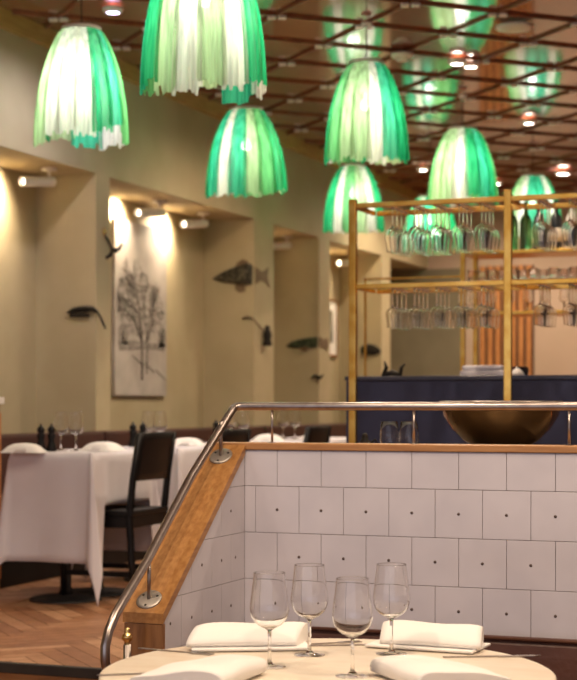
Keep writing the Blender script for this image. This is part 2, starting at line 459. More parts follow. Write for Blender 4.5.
# ------------------------------------------------------------------ front table
TX, TY = -1.166, 3.27; TZ = .393; TR = .492
tb = empty('round_table', (TX, TY, LOW), label='round cream stone-topped table laid for four in the booth', cat='table')
h = TZ-LOW
MB().lathe([(0, h), (TR-.006, h), (TR-.001, h-.003), (TR, h-.008), (TR, h-.022), (TR-.006, h-.028), (0, h-.028)], 96).build('tabletop', M['marble'], tb)
MB().lathe([(0, h-.028), (.14, h-.028), (.14, h-.036), (.035, h-.045), (.032, .06), (.05, .03), (0, .03)], 32).build('pedestal', M['blackmetal'], tb)
MB().lathe([(0, .032), (.06, .032), (.24, .012), (.25, .006), (.25, 0), (0, 0)], 48).build('base', M['blackmetal'], tb)

# wine glass
def goblet(H=.208, R=.0432, rim=.0345, bowl=.124, foot=.036, seg=40, th=.0007):
    zb = H-bowl
    out = [(rim, H), (rim*1.06, H-.02), ((rim+R)/2*1.02, H-.045), (R, zb+bowl*.40), (R*.985, zb+bowl*.30), (R*.86, zb+bowl*.17), (R*.6, zb+bowl*.07), (R*.3, zb+bowl*.015)]
    # smooth outer profile via catmull
    def cm(P, n=4):
        res = []
        for i in range(len(P)-1):
            p0, p1, p2, p3 = P[max(i-1, 0)], P[i], P[i+1], P[min(i+2, len(P)-1)]
            for k in range(n):
                t = k/n
                res.append(tuple(.5*((2*p1[a])+(-p0[a]+p2[a])*t+(2*p0[a]-5*p1[a]+4*p2[a]-p3[a])*t*t+(-p0[a]+3*p1[a]-3*p2[a]+p3[a])*t**3) for a in (0, 1)))
        res.append(P[-1]); return res
    o = cm(out, 3)
    inner = [(max(r-th, 0), z+(0 if i < len(o)*.5 else th*(i-len(o)*.5)/len(o)*2)) for i, (r, z) in enumerate(o)]
    o = [(rim-.0002, H), (rim, H-.0002), (rim+.00002, H-.0009), (rim+.00008, H-.002)] + o[1:]
    inner = [(rim-.00045, H-.0002), (rim-th, H-.0009), (rim-th+.00008, H-.002)] + inner[1:]
    prof = [(0, zb+bowl*.015+.002)] + inner[::-1][1:] + o
    prof += [(.0045, zb-.004), (.0036, zb-.02), (.0034, .03), (.0045, .012), (.010, .0045), (foot*.7, .0022), (foot, .0012), (foot, 0), (0, 0)]
    return MB().lathe(prof, seg)
g0 = None
gl = [((269.5, 667), 'front wine glass on the left, beside the front left napkin'), ((309.5, 655), 'second wine glass from the left, standing at the back of the table'),
      ((352.5, 676), 'wine glass nearest the viewer, in front of the fork and knife'), ((391.5, 654), 'rightmost wine glass, standing between the two right napkins')]
def from_px(px, py, z):
    Z = 1600*(EYE-z)/(py-405.); return CF*Z + CR*(Z*(px-288.5)/1600)
for (p, lab) in gl:
    q = from_px(p[0], p[1], TZ)
    if g0 is None:
        g0 = goblet().build('wine_glass', M['thin'], loc=(q.x, q.y, TZ+.0003)); o = g0
    else:
        o = g0.copy(); COL.objects.link(o); o.location = (q.x, q.y, TZ+.0003)
    tag(o, 'empty clear ' + lab, 'wine glass', 'wine glasses on the round table')

# napkins : folded cloth, cross-section swept along its width
def fold_napkin(name, sect, width, loc, rz, label, taper=0., skew=0., layers=None):
    """sect: open polyline (u, z) across the fold; swept along v"""
    mb = MB(); n = len(sect)-1
    def cm(P, n=6):
        res = []
        for i in range(len(P)-1):
            p0, p1, p2, p3 = P[max(i-1, 0)], P[i], P[i+1], P[min(i+2, len(P)-1)]
            for k in range(n):
                t = k/n
                res.append(tuple(.5*((2*p1[a])+(-p0[a]+p2[a])*t+(2*p0[a]-5*p1[a]+4*p2[a]-p3[a])*t*t+(-p0[a]+3*p1[a]-3*p2[a]+p3[a])*t**3) for a in (0, 1)))
        res.append(P[-1]); return res
    S = cm(sect)
    NV = 16; rings = []
    for k in range(NV+1):
        v = k/NV; e = 1-.10*abs(2*v-1)**8
        rings.append([mb.bm.verts.new((a*(1-.02*abs(2*v-1)**6), (v-.5)*width+skew*a, z*e + .0018*math.sin(v*8+a*40)*(z > .014))) for (a, z) in S])
    n = len(S)
    for k in range(NV):
        for i in range(n):
            f = mb.bm.faces.new((rings[k][i], rings[k][(i+1) % n], rings[k+1][(i+1) % n], rings[k+1][i])); f.smooth = True
    for rg in (rings[0], rings[-1]):
        f = mb.bm.faces.new(rg if rg is rings[0] else rg[::-1])
    w2 = width*.5
    if layers:                      # extra folded edge showing below
        a0, a1 = layers
        for (b0, b1, z0, z1, dv) in ((a0, a1, .0, .0055, .0),):
            q = bmesh.new(); mb.box(b0, b1, -w2-.006+dv, w2+.012+dv, z0, z1, .002)
    o = mb.build(name, M['napkin'], loc=loc, rz=rz)
    tag(o, label, 'napkin', 'folded napkins on the round table'); return o
def npos(px, py): 
    q = from_px(px, py, TZ); return (q.x, q.y, TZ+.0026)
Roll = [(-.062, .0058), (.03, .0058), (.055, .010), (.045, .020), (.02, .0225), (-.03, .020), (-.064, .020), (-.070, .028), (-.058, .040), (-.02, .056), (.03, .058), (.062, .042), (.074, .018), (.068, .0058)]
Roll = [(-.062, .0058), (.0, .0058), (.06, .0058), (.070, .016), (.060, .036), (.035, .049), (-.01, .047), (-.055, .030), (-.070, .018), (-.068, .009)]
FlatR = [(-.105, .0), (.0, 0), (.09, 0), (.106, .014), (.10, .032), (.07, .040), (0, .034), (-.09, .018), (-.108, .010), (-.107, .002)]
FlatL = [(-a_, z_) for a_, z_ in FlatR]
fold_napkin('napkin', FlatR, .24, npos(200, 680), YAW+math.radians(-22), 'ivory napkin folded flat at the front left of the round table')
fold_napkin('napkin', Roll, .26, npos(250, 646), YAW+math.radians(95), 'rolled ivory napkin at the back left of the round table, behind the left glass', skew=-.35, layers=(-.095, .05))
fold_napkin('napkin', FlatL, .24, npos(439, 680), YAW+math.radians(22), 'ivory napkin folded flat at the front right of the round table')
fold_napkin('napkin', Roll, .25, npos(432, 646), YAW+math.radians(66), 'rolled ivory napkin at the back right of the round table, right of the rightmost glass', skew=.25, layers=(-.095, .05))

# cutlery
def fork_mb():
    mb = MB()
    mb.prism([(-.10, -.004), (.035, -.003), (.045, -.010), (.055, -.0115), (.055, .0115), (.045, .010), (.035, .003), (-.10, .004), (-.105, .002), (-.105, -.002)], (0, 0, .0005), (1, 0, 0), (0, 1, 0), (0, 0, 1), .0022)
    for k in range(4): mb.box(.054, .098, -.0115+k*.0066, -.0085+k*.0066, .0008, .0024)
    return mb
def knife_mb():
    return MB().prism([(-.11, -.0045), (.01, -.0045), (.015, -.008), (.095, -.008), (.115, .004), (.11, .005), (.01, .005), (-.11, .0045), (-.114, 0)], (0, 0, .0005), (1, 0, 0), (0, 1, 0), (0, 0, 1), .0024)
cut = [('fork', fork_mb, (323, 644), 20, 'steel fork beside the back left napkin, tines towards the second glass'),
       ('knife', knife_mb, (357, 645.5), 6, 'steel knife lying between the rear glasses'),
       ('knife', knife_mb, (150, 674), 14, 'steel knife sticking out left of the front left napkin'),
       ('fork', fork_mb, (176, 652), -28, 'steel fork at the far left rim of the round table'),
       ('knife', knife_mb, (492, 657), 4, 'steel knife on the right, beside the back right napkin')]
for nm, fn, p, a, lab in cut:
    q = from_px(p[0], p[1], TZ)
    tag(fn().build(nm, M['steel'], loc=(q.x, q.y, TZ+.0002), rz=YAW+math.radians(a)), lab, nm)

# ------------------------------------------------------------------ pendant lamps
def shade_profile(t): return .40+.60*math.sin(PI/2*min(1, t*1.08)**.72) + .04*max(0, t-.75)
def panel(R, H, a0, a1, rad_off, hem, seed, flare=0.):
    rn = random.Random(seed); k = rn.uniform(9, 13); ph = rn.uniform(0, 6)
    notch = [rn.uniform(-.035, .025) for _ in range(8)]
    def fn(u, v):
        t = v*hem*(1+notch[min(int(u*7.99), 7)]*(v > .93))
        a = a0+(a1-a0)*u
        r = R*shade_profile(t)*(1+rad_off) + .006*t*math.sin(u*2*PI*k*.5+ph)+.004*t*math.sin(u*2*PI*k*1.3+ph*2) + flare*max(0, t-.6)*R
        p = (-CF)*math.cos(a)*r + CR*math.sin(a)*r
        return Vector((p.x, p.y, -H*t))
    return MB().grid(fn, 26, 22)
def lamp(loc, ztop, R, H, cols, hems, label, seed, power=11):
    x, y = loc
    t = empty('pendant_lamp', (x, y, CZ), label=label, cat='lamp', group='green pendant lamps')
    drop = CZ-ztop
    MB().tube([(0, 0, -.035), (0, 0, -drop+.01)], .004, 8).build('cord', M['ink'], t)
    MB().lathe([(0, -.022), (.03, -.022), (.034, -.030), (.030, -.040), (0, -.042)], 20).build('ceiling_rose', M['clip'], t)
    r0 = R*.40
    MB().lathe([(r0-.006, -drop+.010), (r0+.008, -drop+.010), (r0+.010, -drop-.012), (r0-.006, -drop-.012)], 36, closed=True).tube([(-r0, 0, -drop), (r0, 0, -drop)], .004, 8).tube([(0, -r0, -drop), (0, r0, -drop)], .004, 8).build('top_ring', M['clip'], t)
    rn = random.Random(seed)
    n = len(cols)
    for i, c in enumerate(cols):
        a = -PI/2+PI*(i+.5)/n; w = PI/n*.62
        p = panel(R, H, a-w, a+w, .0+.018*(i % 2), hems[i], seed*31+i).build('shade_panel', G[c], t, (0, 0, -drop), recalc=False)
    for i in range(5):                     # far half
        a = PI/2+PI*(i+.5)/5; w = PI/5*.58
        p = panel(R, H, a-w, a+w, .018*(i % 2), rn.uniform(.84, .95), seed*57+i).build('shade_panel', G[[0, 1, 3, 4, 2][(i+seed) % 5]], t, (0, 0, -drop), recalc=False)
    zb = -drop-H*.36
    MB().lathe([(0, zb+.045), (.012, zb+.045), (.014, zb+.02), (.03, zb), (.035, zb-.02), (.028, zb-.045), (0, zb-.055)], 20).build('bulb', M['bulb'], t)
    MB().lathe([(0, -drop), (.018, -drop), (.018, zb+.04), (0, zb+.04)], 16).build('socket', M['ink'], t)
    l = light('lamp_light', 'POINT', (x, y, CZ+zb-.012), power*.46, (1, .95, .84), size=.05)
    l.parent = t; l.location = (0, 0, zb-.10)
    return t
def gnode(px, py):
    q = CF + CR*((px-288.5)/1600); Z = (CZ-EYE)*1600/(405-py)
    p = q*Z; i = round((p.x-DX)/.414); j = round((p.y-DY)/.414)
    if (i+j) % 2:
        c = [(i+a, j+b) for a, b in ((1, 0), (-1, 0), (0, 1), (0, -1))]
        i, j = min(c, key=lambda q: (DX+q[0]*.414-p.x)**2+(DY+q[1]*.414-p.y)**2)
    return DX+i*.414, DY+j*.414
def at_px(px, Z): q = (CF + CR*((px-288.5)/1600))*Z; return q.x, q.y
E, LG, PG, WH, TQ = 0, 1, 2, 3, 4
lamp(at_px(81.5, 8.65), 3.00, .247, .645, [LG, PG, WH, WH, WH, E, TQ, LG], [.98, 1., .93, .92, .94, .90, .84, .98], 'green and white net pendant lamp hanging furthest left', 1, 13)
lamp(at_px(203, 7.0), 3.03, .268, .73, [TQ, E, PG, WH, PG, WH, E, E], [.94, .94, 1.0, 1.02, .96, .98, .93, .90], 'big green and white net pendant lamp cut by the top of the picture', 2, 13)
lamp(at_px(366.5, 9.65), 3.03, .247, .635, [E, LG, PG, PG, WH, TQ, E, E], [.98, .95, .96, .98, 1., .96, .96, .92], 'large pendant lamp, cream in the middle, right of the picture centre, above the rack corner', 3)
lamp(at_px(246, 10.9), 2.98, .268, .62, [E, TQ, WH, TQ, PG, LG, E, E], [.94, .98, 1., 1., 1., .97, .94, .90], 'dome shaped green pendant lamp hanging in front of the beige soffit', 4)
lamp(at_px(462.5, 11.9), 3.02, .250, .575, [LG, PG, PG, WH, E, TQ, E, LG], [.96, .96, .98, 1., .92, .96, .97, .97], 'green pendant lamp with pale centre hanging behind the rack, left of the taller rack post', 5)
lamp(at_px(353.5, 13.2), 2.94, .245, .57, [E, E, WH, LG, PG, WH, E, E], [.96, .98, 1., 1., 1., .97, .95, .94], 'pendant lamp half hidden below the large one, behind the left rack post', 6)
lamp(at_px(533, 14.4), 3.03, .250, .58, [LG, PG, WH, TQ, TQ, WH, E, E], [.96, .98, 1., 1., 1., .97, .95, .94], 'pendant lamp behind the right end of the rack, above the dark bottles', 7)
lamp(at_px(430, 15.2), 2.95, .262, .56, [E, TQ, WH, TQ, LG, LG, E, E], [.96, .98, 1., 1., 1., .97, .95, .94], 'green pendant lamp seen through the upper row of hanging glasses', 8)

# ceiling fixtures
def ceil_pt(px, py, z=CZ):
    Z = (z-EYE)*1600/(405-py); return (CF + CR*((px-288.5)/1600))*Z
q = ceil_pt(514, 27, CZ-.03)
tag(MB().lathe([(0, 0), (.115, 0), (.115, -.012), (.10, -.022), (0, -.024)], 40).build('ceiling_speaker', M['white'], loc=(q.x, q.y, CZ-.024)), 'flat round white ceiling disc near the top right', 'ceiling speaker')
q = ceil_pt(402, 56, CZ-.04)
sd = empty('smoke_detector', (q.x, q.y, CZ-.024), label='domed white smoke detector on the ceiling right of the large lamp', cat='smoke detector')
MB().lathe([(0, 0), (.075, 0), (.075, -.018), (.06, -.028), (0, -.028)], 32).build('base', M['white'], sd)
MB().lathe([(0, -.028), (.045, -.028), (.038, -.048), (0, -.052)], 32).build('sensor', M['clip'], sd)
def downlight(px, py, label, glow, power, xy=None, r=.05, ang=165, col=(1, .78, .57)):
    power *= 1 if xy else 2.6
    if xy is None: q = ceil_pt(px, py, CZ-.03); xy = (q.x, q.y)
    d = empty('downlight', (xy[0], xy[1], CZ-.024), label=label, cat='downlight', group='ceiling downlights')
    MB().lathe([(r+.012, 0), (r+.012, -.010), (r, -.030), (r-.010, -.030), (r-.008, 0)], 28, closed=True).build('housing', M['white'], d)
    MB().lathe([(0, -.012), (r-.012, -.012), (r-.012, -.026), (0, -.030)], 24).build('lens', glow, d)
    if power:
        l = light('downlight_beam', 'SPOT', (0, 0, 0), power, col, size=.05, angle=ang, blend=.8)
        l.parent = d; l.location = (0, 0, -.05)
    return d
downlight(113, 9, 'small violet-tinged ceiling downlight right of the leftmost lamp', M['coolglow'], 20, col=(.9, .85, 1))
downlight(423, 168, 'small bright ceiling downlight left of the pale centred lamp', M['downglow'], 30)
downlight(497, 182, 'small bright ceiling downlight right of the pale centred lamp', M['downglow'], 30)
downlight(457, 61, 'ceiling downlight left of a pair, above the pale centred lamp', M['downglow'], 35)
downlight(471, 64, 'ceiling downlight right of a pair, above the pale centred lamp', M['downglow'], 0)
downlight(529, 121, 'ceiling downlight above the lamp at the right end of the rack', M['downglow'], 35)
downlight(563, 172, 'ceiling downlight at the right edge of the picture', M['downglow'], 40, r=.07)
downlight(344, 85, 'ceiling downlight just left of the large lamp', M['downglow'], 40)
for (x, y, p) in ((-1.2, 3.0, 120), (-2.2, 6.4, 70), (-3.3, 7.6, 55), (-.3, 3.9, 80), (.8, 2.9, 100), (-.6, 6.4, 110), (-3.3, 3.6, 40), (1.6, 8.4, 120), (-1.9, 2.4, 80), (-2.2, 8.2, 110)):  # added lights out of view, warm fill for table, wall and soffit
    downlight(0, 0, 'added unseen ceiling light above the frame, brightening the dining area', M['downglow'], p, xy=(x, y))

# ------------------------------------------------------------------ alcove spotlights
spots = [(-5.15, 9.10, 45, 'alcove spotlight at the far left, left of the first pier'), (-5.2, 10.85, 42, 'alcove spotlight above the tall tree print'),
         (-5.2, 11.65, 42, 'alcove spotlight right of the tall tree print'), (-5.2, 13.5, 16, 'alcove spotlight between the two fish'),
         (-5.2, 15.35, 40, 'alcove spotlight above the small framed picture'), (-5.2, 7.4, 30, 'alcove spotlight outside the left edge')]
for (x, y, pw, lab) in spots:
    s_ = empty('spotlight', (x, y, 2.5), label='white '+lab, cat='spotlight', group='alcove spotlights')
    MB().lathe([(0, 0), (.05, 0), (.05, -.015), (.012, -.022), (.010, -.075), (0, -.075)], 20).build('mount', M['white'], s_)
    ax = T(0, .02, -.085) @ RZ(-.30) @ RX(PI/2+.10)
    MB().lathe([(0, -.03), (.024, -.03), (.032, -.02), (.032, .25), (.027, .25), (.027, .22), (0, .22)], 24, ax).build('head', M['white'], s_)
    MB().lathe([(0, .228), (.020, .228), (.020, .223), (0, .223)], 20, ax).build('lens', M['spotglow'], s_)
    l = light('spot_beam', 'SPOT', (0, 0, 0), pw, (1, .80, .58), size=.03, angle=140, blend=.8)
    l.parent = s_; l.location = (-.09, -.28, -.075)
    l.rotation_euler = Vector((-.6, -.12, -.42)).to_track_quat('-Z', 'Y').to_euler()

# ------------------------------------------------------------------ wall pictures and ornaments
art = empty('tree_print', (BX+.002, 10.93, 1.04), label='tall unframed print of a bare tree hung in the alcove', cat='picture')
AW, AH = .88, 1.30
MB().box(0, .03, -AW/2, AW/2, 0, AH, .002).build('panel', M['paper'], art)
rn = random.Random(11)
mb = MB()
mb.prism([(-.38, .33), (-.38, .38), (-.2, .42), (.1, .40), (.40, .41), (.40, .35), (.1, .36), (-.1, .35)], (.031, 0, 0), (0, 1, 0), (0, 0, 1), (1, 0, 0), .001)
for _ in range(260):
    a = rn.uniform(0, 2*PI); r_ = rn.random()**.6; cy, cz = .0+.37*r_*math.cos(a), .64+.29*r_*math.sin(a)
    if cz < .42 and abs(cy) < .25: cz += .1
    w = rn.uniform(.006, .022)*(1.3-r_*.5)
    if abs(cy) < .40: mb.prism([(cy+w*math.cos(t*PI/2.5+a), cz+w*.8*math.sin(t*PI/2.5+a)) for t in range(5)], (.031+rn.random()*.001, 0, 0), (0, 1, 0), (0, 0, 1), (1, 0, 0), .0008)
for cy in (-.34, -.28, .33, .38): mb.prism([(cy-.05, .38), (cy-.04, .50), (cy+.01, .54), (cy+.04, .47), (cy+.04, .38)], (.0312, 0, 0), (0, 1, 0), (0, 0, 1), (1, 0, 0), .0008)
mb.build('drawing_wash', M['wash'], art)
mb = MB()
def twig(p, ang, ln, w, dep):
    q = (p[0]+ln*math.sin(ang), p[1]+ln*math.cos(ang))
    q = (max(-.41, min(.41, q[0])), min(1.10, q[1]))
    nx, nz = math.cos(ang)*w, -math.sin(ang)*w
    mb.prism([(p[0]-nx, p[1]-nz), (p[0]+nx, p[1]+nz), (q[0]+nx*.6, q[1]+nz*.6), (q[0]-nx*.6, q[1]-nz*.6)], (.0328, 0, 0), (0, 1, 0), (0, 0, 1), (1, 0, 0), .0006)
    if dep:
        for k in range(3): twig(q, ang+rn.uniform(-.85, .85), ln*rn.uniform(.6, .8), w*.55, dep-1)
twig((0, .12), 0, .30, .017, 5)
twig((.08, .17), .05, .25, .010, 4)
twig((0, .40), -.6, .18, .006, 3); twig((.05, .40), .7, .18, .006, 3)
for k in range(3): twig((-.16+.2*k, .30-.05*k), 1.95, .20, .005, 0)
mb.build('drawing_lines', M['charcoal'], art)

fr = empty('framed_picture', (BX, 15.22, 1.46), label='small framed picture with a wide pale mount and dark upright image', cat='picture')
fw, fh = .47, .58
fm = MB().box(0, .03, -fw/2, -fw/2+.02, 0, fh).box(0, .03, fw/2-.02, fw/2, 0, fh).box(0, .03, -fw/2+.02, fw/2-.02, 0, .02).box(0, .03, -fw/2+.02, fw/2-.02, fh-.02, fh)
fm.build('frame', M['oak_z'], fr)
MB().box(0, .02, -fw/2+.02, fw/2-.02, .02, fh-.02).build('mount', M['white'], fr)
MB().box(.02, .022, -.09, .10, .14, .47).build('image', mat('dark_abstract_image', (.05, .05, .04), .6, (.35, .33, .25), 12, detail=6), fr)

def relief_fish(origin, au, an, sects, mats_, name, label, extra=None, thick=.5):
    """sects: list of (u, zc, halfheight); body swollen off the wall"""
    f = empty(name, origin, label=label, cat='wall ornament')
    au, an = Vector(au), Vector(an)
    mb = MB(); seg = 14; rings = []
    for (u, zc, hh) in sects:
        rings.append([mb.bm.verts.new(au*u + Vector((0, 0, zc+hh*math.sin(2*PI*k/seg))) + an*(.0008+hh*thick*(.5+.5*math.cos(2*PI*k/seg)))) for k in range(seg)])
    for i in range(len(rings)-1):
        for k in range(seg):
            q = mb.bm.faces.new((rings[i][k], rings[i][(k+1) % seg], rings[i+1][(k+1) % seg], rings[i+1][k])); q.smooth = True
    mb.bm.faces.new(rings[0]); mb.bm.faces.new(rings[-1][::-1])
    mb.build('body', mats_[0], f)
    for nm, poly, u_, n_v, off in (extra or []):
        MB().prism(poly, off, u_, (0, 0, 1), n_v, .006).build(nm, mats_[1], f)
    return f
def wall_u(px, wy):   # x on a -Y facing plane at wy
    d = (px-288.5)/1600; Z = wy/(CF.y+CR.y*d); return Z*(CF.x+CR.x*d), Z
# fish 1 across pier 2
wy = 12.16
xh, Zh = wall_u(213, wy)
z1 = EYE+(405-279)*Zh/1600
xe = SX-.015
Lf = xe-xh
relief_fish((xh, wy, z1), (1, 0, 0), (0, -1, 0), [(0, 0, .006), (.03, .004, .02), (.10, .012, .045), (.18, .02, .065), (.26, .025, .08), (Lf*.86, .028, .09), (Lf, .03, .085)],
    [M['ink2'], M['fin']], 'fish_ornament', 'spotted dark fish ornament with round fins at the corner of the wide pier',
    [('fin', [(.20, .09), (.22, .13), (.27, .155), (.31, .14), (.33, .08)], (1, 0, 0), (0, -1, 0), (0, -.001, 0)),
     ('fin', [(.20, -.05), (.20, -.09), (.24, -.12), (.29, -.11), (.28, -.04)], (1, 0, 0), (0, -1, 0), (0, -.001, 0)),
     ('tail', [(0.02, -.05), (.02, .09), (.16, .06), (.24, .085), (.31, .11), (.28, .03), (.33, -.06), (.24, -.02), (.14, -.01)], (0, 1, 0), (1, 0, 0), (SX-xh+.001, 0, 0))])
# fish 2 across pier 3
wy = 13.72
xh, Zh = wall_u(286.5, wy)
xh = max(xh, BX+.02)
z1 = EYE+(405-345)*Zh/1600; Lf = SX-.012-xh
relief_fish((xh, wy, z1), (1, 0, 0), (0, -1, 0), [(0, -.01, .006), (.05, 0, .03), (.15, .01, .045), (.28, .02, .05), (Lf, .025, .048)],
    [M['ink3'], M['fin']], 'fish_ornament', 'long green-grey fish ornament left of the small framed picture',
    [('tail', [(0.01, -.02), (.01, .07), (.12, .05), (.22, .07), (.25, .0), (.22, -.05), (.12, -.02)], (0, 1, 0), (1, 0, 0), (SX-xh+.001, 0, 0)),
     ('fin', [(.14, -.025), (.16, -.06), (.21, -.06), (.22, -.02)], (1, 0, 0), (0, -1, 0), (0, -.02, 0))])
wy = 15.60
xh, Zh = wall_u(361, wy)
z1 = EYE+(405-350)*Zh/1600; Lf = SX-.012-xh
relief_fish((xh, wy, z1), (1, 0, 0), (0, -1, 0), [(0, .0, .03), (.04, 0, .055), (.10, 0, .06), (.16, -.005, .05), (min(.215, Lf), -.015, .02)],
    [M['ink'], M['fin']], 'fish_ornament', 'small dark fish-shaped ornament right of the left rack post')
# curved arm ornaments on pier 1 and pier 2
wy = 9.40
def P3(px, py, wy):
    d = (px-288.5)/1600; Z = wy/(CF.y+CR.y*d); return Vector((Z*(CF.x+CR.x*d), wy, EYE+(405-py)*Z/1600))
base = P3(106, 330, wy); 
eel = empty('eel_ornament', (base.x, wy, base.z), label='dark eel-like ornament with a curled tail on the first pier', cat='wall ornament')
pts = [P3(a, b_, wy)-base+Vector((0, -c_, 0)) for a, b_, c_ in ((68.5, 313, .02), (74, 310.5, .02), (80, 309.5, .02), (87, 309, .019), (94, 309, .015), (98, 312, .009), (101, 317, .008), (104, 324, .008), (106, 329, .005))]
MB().tube(pts, [.006, .016, .02, .02, .016, .010, .009, .009, .006], 12).build('body', M['ink'], eel)
mb = MB()
for k in range(5): mb.box(-.012, .012, -.006, .006, -.035, -.01, .003, T(*(P3(73+k*4, 312, wy)-base+Vector((0, -.02, 0)))))
mb.build('legs', M['ink'], eel)
base = P3(263, 321, 12.16)
vas = empty('vase_bracket', (SX, 12.22, EYE+(405-346)*13.3/1600), label='dark figure-shaped wall vase with a thin curved bracket at the pier corner', cat='wall ornament')
MB().lathe([(0, 0), (.035, 0), (.04, .02), (.03, .05), (.038, .09), (.03, .12), (.02, .14), (.026, .16), (0, .175)], 16, T(.045, .12, 0)).build('vase', M['ink'], vas)
MB().tube([(-.10, -.07, .22), (-.06, -.075, .235), (-.01, -.07, .22), (.02, -.02, .17), (.03, .08, .12)], .007, 8).build('bracket', M['fin'], vas)
base = Vector((SX, 9.53, 2.10))
cor = empty('branch_hook', tuple(base), label='small dark branching hook with a yellow tip high on the first pier', cat='wall ornament')
MB().tube([(0, .0, .0), (.02, .01, -.03), (.03, .02, -.06), (.045, .02, -.10), (.03, .02, -.13), (.0, .01, -.15)], [.006, .009, .009, .012, .012, .008], 8).tube([(.035, .02, -.09), (.065, .035, -.10), (.085, .045, -.085), (.10, .055, -.05)], [.012, .016, .012, .005], 8).build('branch', M['ink'], cor)
MB().lathe([(0, -.02), (.012, -.01), (.016, .01), (.008, .025), (0, .03)], 12, T(.012, -.03, .02)).build('tip', M['brass_bright'], cor)
p = P3(318, 378, 13.72)
sm = MB().tube([(-.06, -.02, 0), (-.02, -.03, .02), (.03, -.03, .0), (.06, -.02, .03)], [.006, .016, .016, .006], 8).tube([(0, -.03, 0), (.01, -.03, -.04)], .006, 8).tube([(0, -.02, 0), (0, .0, 0)], .01, 8).build('twig_ornament', M['ink'], loc=(p.x, 13.722, p.z))
tag(sm, 'tiny dark twig ornament low on the pier below the long fish', 'wall ornament')

# ------------------------------------------------------------------ banquette along left wall
for k, (a, b_, lab) in enumerate(((7.25, 9.30, 'oxblood leather wall bench behind the nearest dining table'), (9.32, 12.1, 'oxblood leather wall bench under the tree print'), (12.12, 17.2, 'oxblood leather wall bench beyond the wide pier'))):
    bq = empty('wall_bench', (-4.67, a, 0), label=lab, cat='bench', group='wall benches')
    n = b_-a
    MB().box(-.28, -.18, 0.005, n-.005, .40, .80, .02).build('backrest', M['redleather'], bq)
    MB().box(-.18, .27, 0.005, n-.005, .36, .46, .02).build('seat', M['redleather'], bq)
    MB().box(-.28, .22, 0.01, n-.01, 0, .36, .003).build('plinth', M['black'], bq)

# ------------------------------------------------------------------ sideboard at left edge
sb = empty('sideboard', (-4.58, 6.87, 0), label='tall service sideboard with a pale top at the left picture edge', cat='cabinet')
MB().box(-.26, .26, -.26, .26, .02, .975, .004).build('body', M['oak_z'], sb)
MB().box(-.275, .278, -.275, .272, .976, 1.01, .004).build('top', M['white'], sb)
for s_ in (-1, 1):
    dr = MB().box(.26, .272, -.01+.13*s_-.12, .01+.13*s_+.11, .08, .93, .003).build('door', M['slatwood'], sb)
    MB().tube([(.272, .02*s_, .74), (.292, .02*s_, .745), (.292, .02*s_, .80), (.272, .02*s_, .805)], .005, 8).build('handle', M['brass_bright'], dr)

# ------------------------------------------------------------------ dining tables with cloths
def cloth(w, l, h, seed, short=None):
    """top rectangle w x l centred on origin at z 0; overhang h; corners hang as points"""
    mb = MB(); rn = random.Random(seed); ph = [rn.uniform(0, 6) for _ in range(4)]
    per = []      # list of (basepoint, dir, droplen, cornerweight)
    cs = [(w/2, -l/2), (w/2, l/2), (-w/2, l/2), (-w/2, -l/2)]
    for c in range(4):
        a = cs[c]; b = cs[(c+1) % 4]
        dn = [(1, 0), (0, 1), (-1, 0), (0, -1)][c]
        N = 22
        for k in range(N+1):
            t = k/N; per.append((a[0]+(b[0]-a[0])*t, a[1]+(b[1]-a[1])*t, dn[0], dn[1], h, 0, c, t))
        dn2 = [(0, 1), (-1, 0), (0, -1), (1, 0)][c]
        K = 10
        for k in range(1, K):
            th_ = PI/2*k/K; cw = math.sin(2*th_)
            per.append((b[0], b[1], dn[0]*math.cos(th_)+dn2[0]*math.sin(th_), dn[1]*math.cos(th_)+dn2[1]*math.sin(th_), h/max(math.cos(th_), math.sin(th_)), cw, c, 1))
    NV = 14; rings = []
    zlim = -.728
    for v in range(NV+1):
        t = v/NV; ring = []
        for (x, y, dx, dy_, L_, cw, c, s) in per:
            LL = L_
            if short:
                for (cc, s0, s1, lm) in short:
                    if c == cc and cw == 0 and s0 < s < s1: LL = min(LL, lm)
            edge = min(s, 1-s) if cw == 0 else 0
            wave = .010*math.sin(s*9+ph[c])*t*(1 if cw == 0 else 0)*min(1, edge*5)
            bell = max(0, 1-edge*5)**2 if cw == 0 else 1
            off = .007+.012*t+wave+(.022*bell)*t + (.07*cw**1.2)*t
            z = -LL*t*(1-.02*cw)
            if v == 0: off = .0
            if z < zlim: z = zlim
            ring.append(mb.bm.verts.new((x+dx*off, y+dy_*off, z)))
        rings.append(ring)
    n = len(per)
    for v in range(NV):
        for i in range(n):
            j = (i+1) % n
            try: f = mb.bm.faces.new((rings[v][i], rings[v][j], rings[v+1][j], rings[v+1][i])); f.smooth = True
            except ValueError: pass
    mb.bm.faces.new(rings[0])
    return mb
def mill_mb():
    return MB().lathe([(0, 0), (.026, 0), (.027, .012), (.020, .035), (.016, .055), (.021, .075), (.022, .085), (.013, .092), (.019, .10), (.020, .112), (.012, .124), (.005, .128), (.006, .136), (0, .140)], 20)
def folded(w=.20, d=.15, hh=.045):
    mb = MB()
    def side(sg):
        def fn(u, v):
            e = (1-abs(2*u-1)**5)*(1-abs(2*v-1)**5)
            z = hh*(.35+.65*math.sin(PI*(.15+.7*u)))*e if sg > 0 else 0
            return Vector(((u-.5)*w*(1-.05*(sg < 0)), (v-.5)*d, z+.0005))
        return fn
    mb.grid(side(1), 18, 12); mb.grid(side(-1), 18, 12)
    bmesh.ops.remove_doubles(mb.bm, verts=mb.bm.verts[:], dist=.0012)
    return mb
mesh_cache = {}
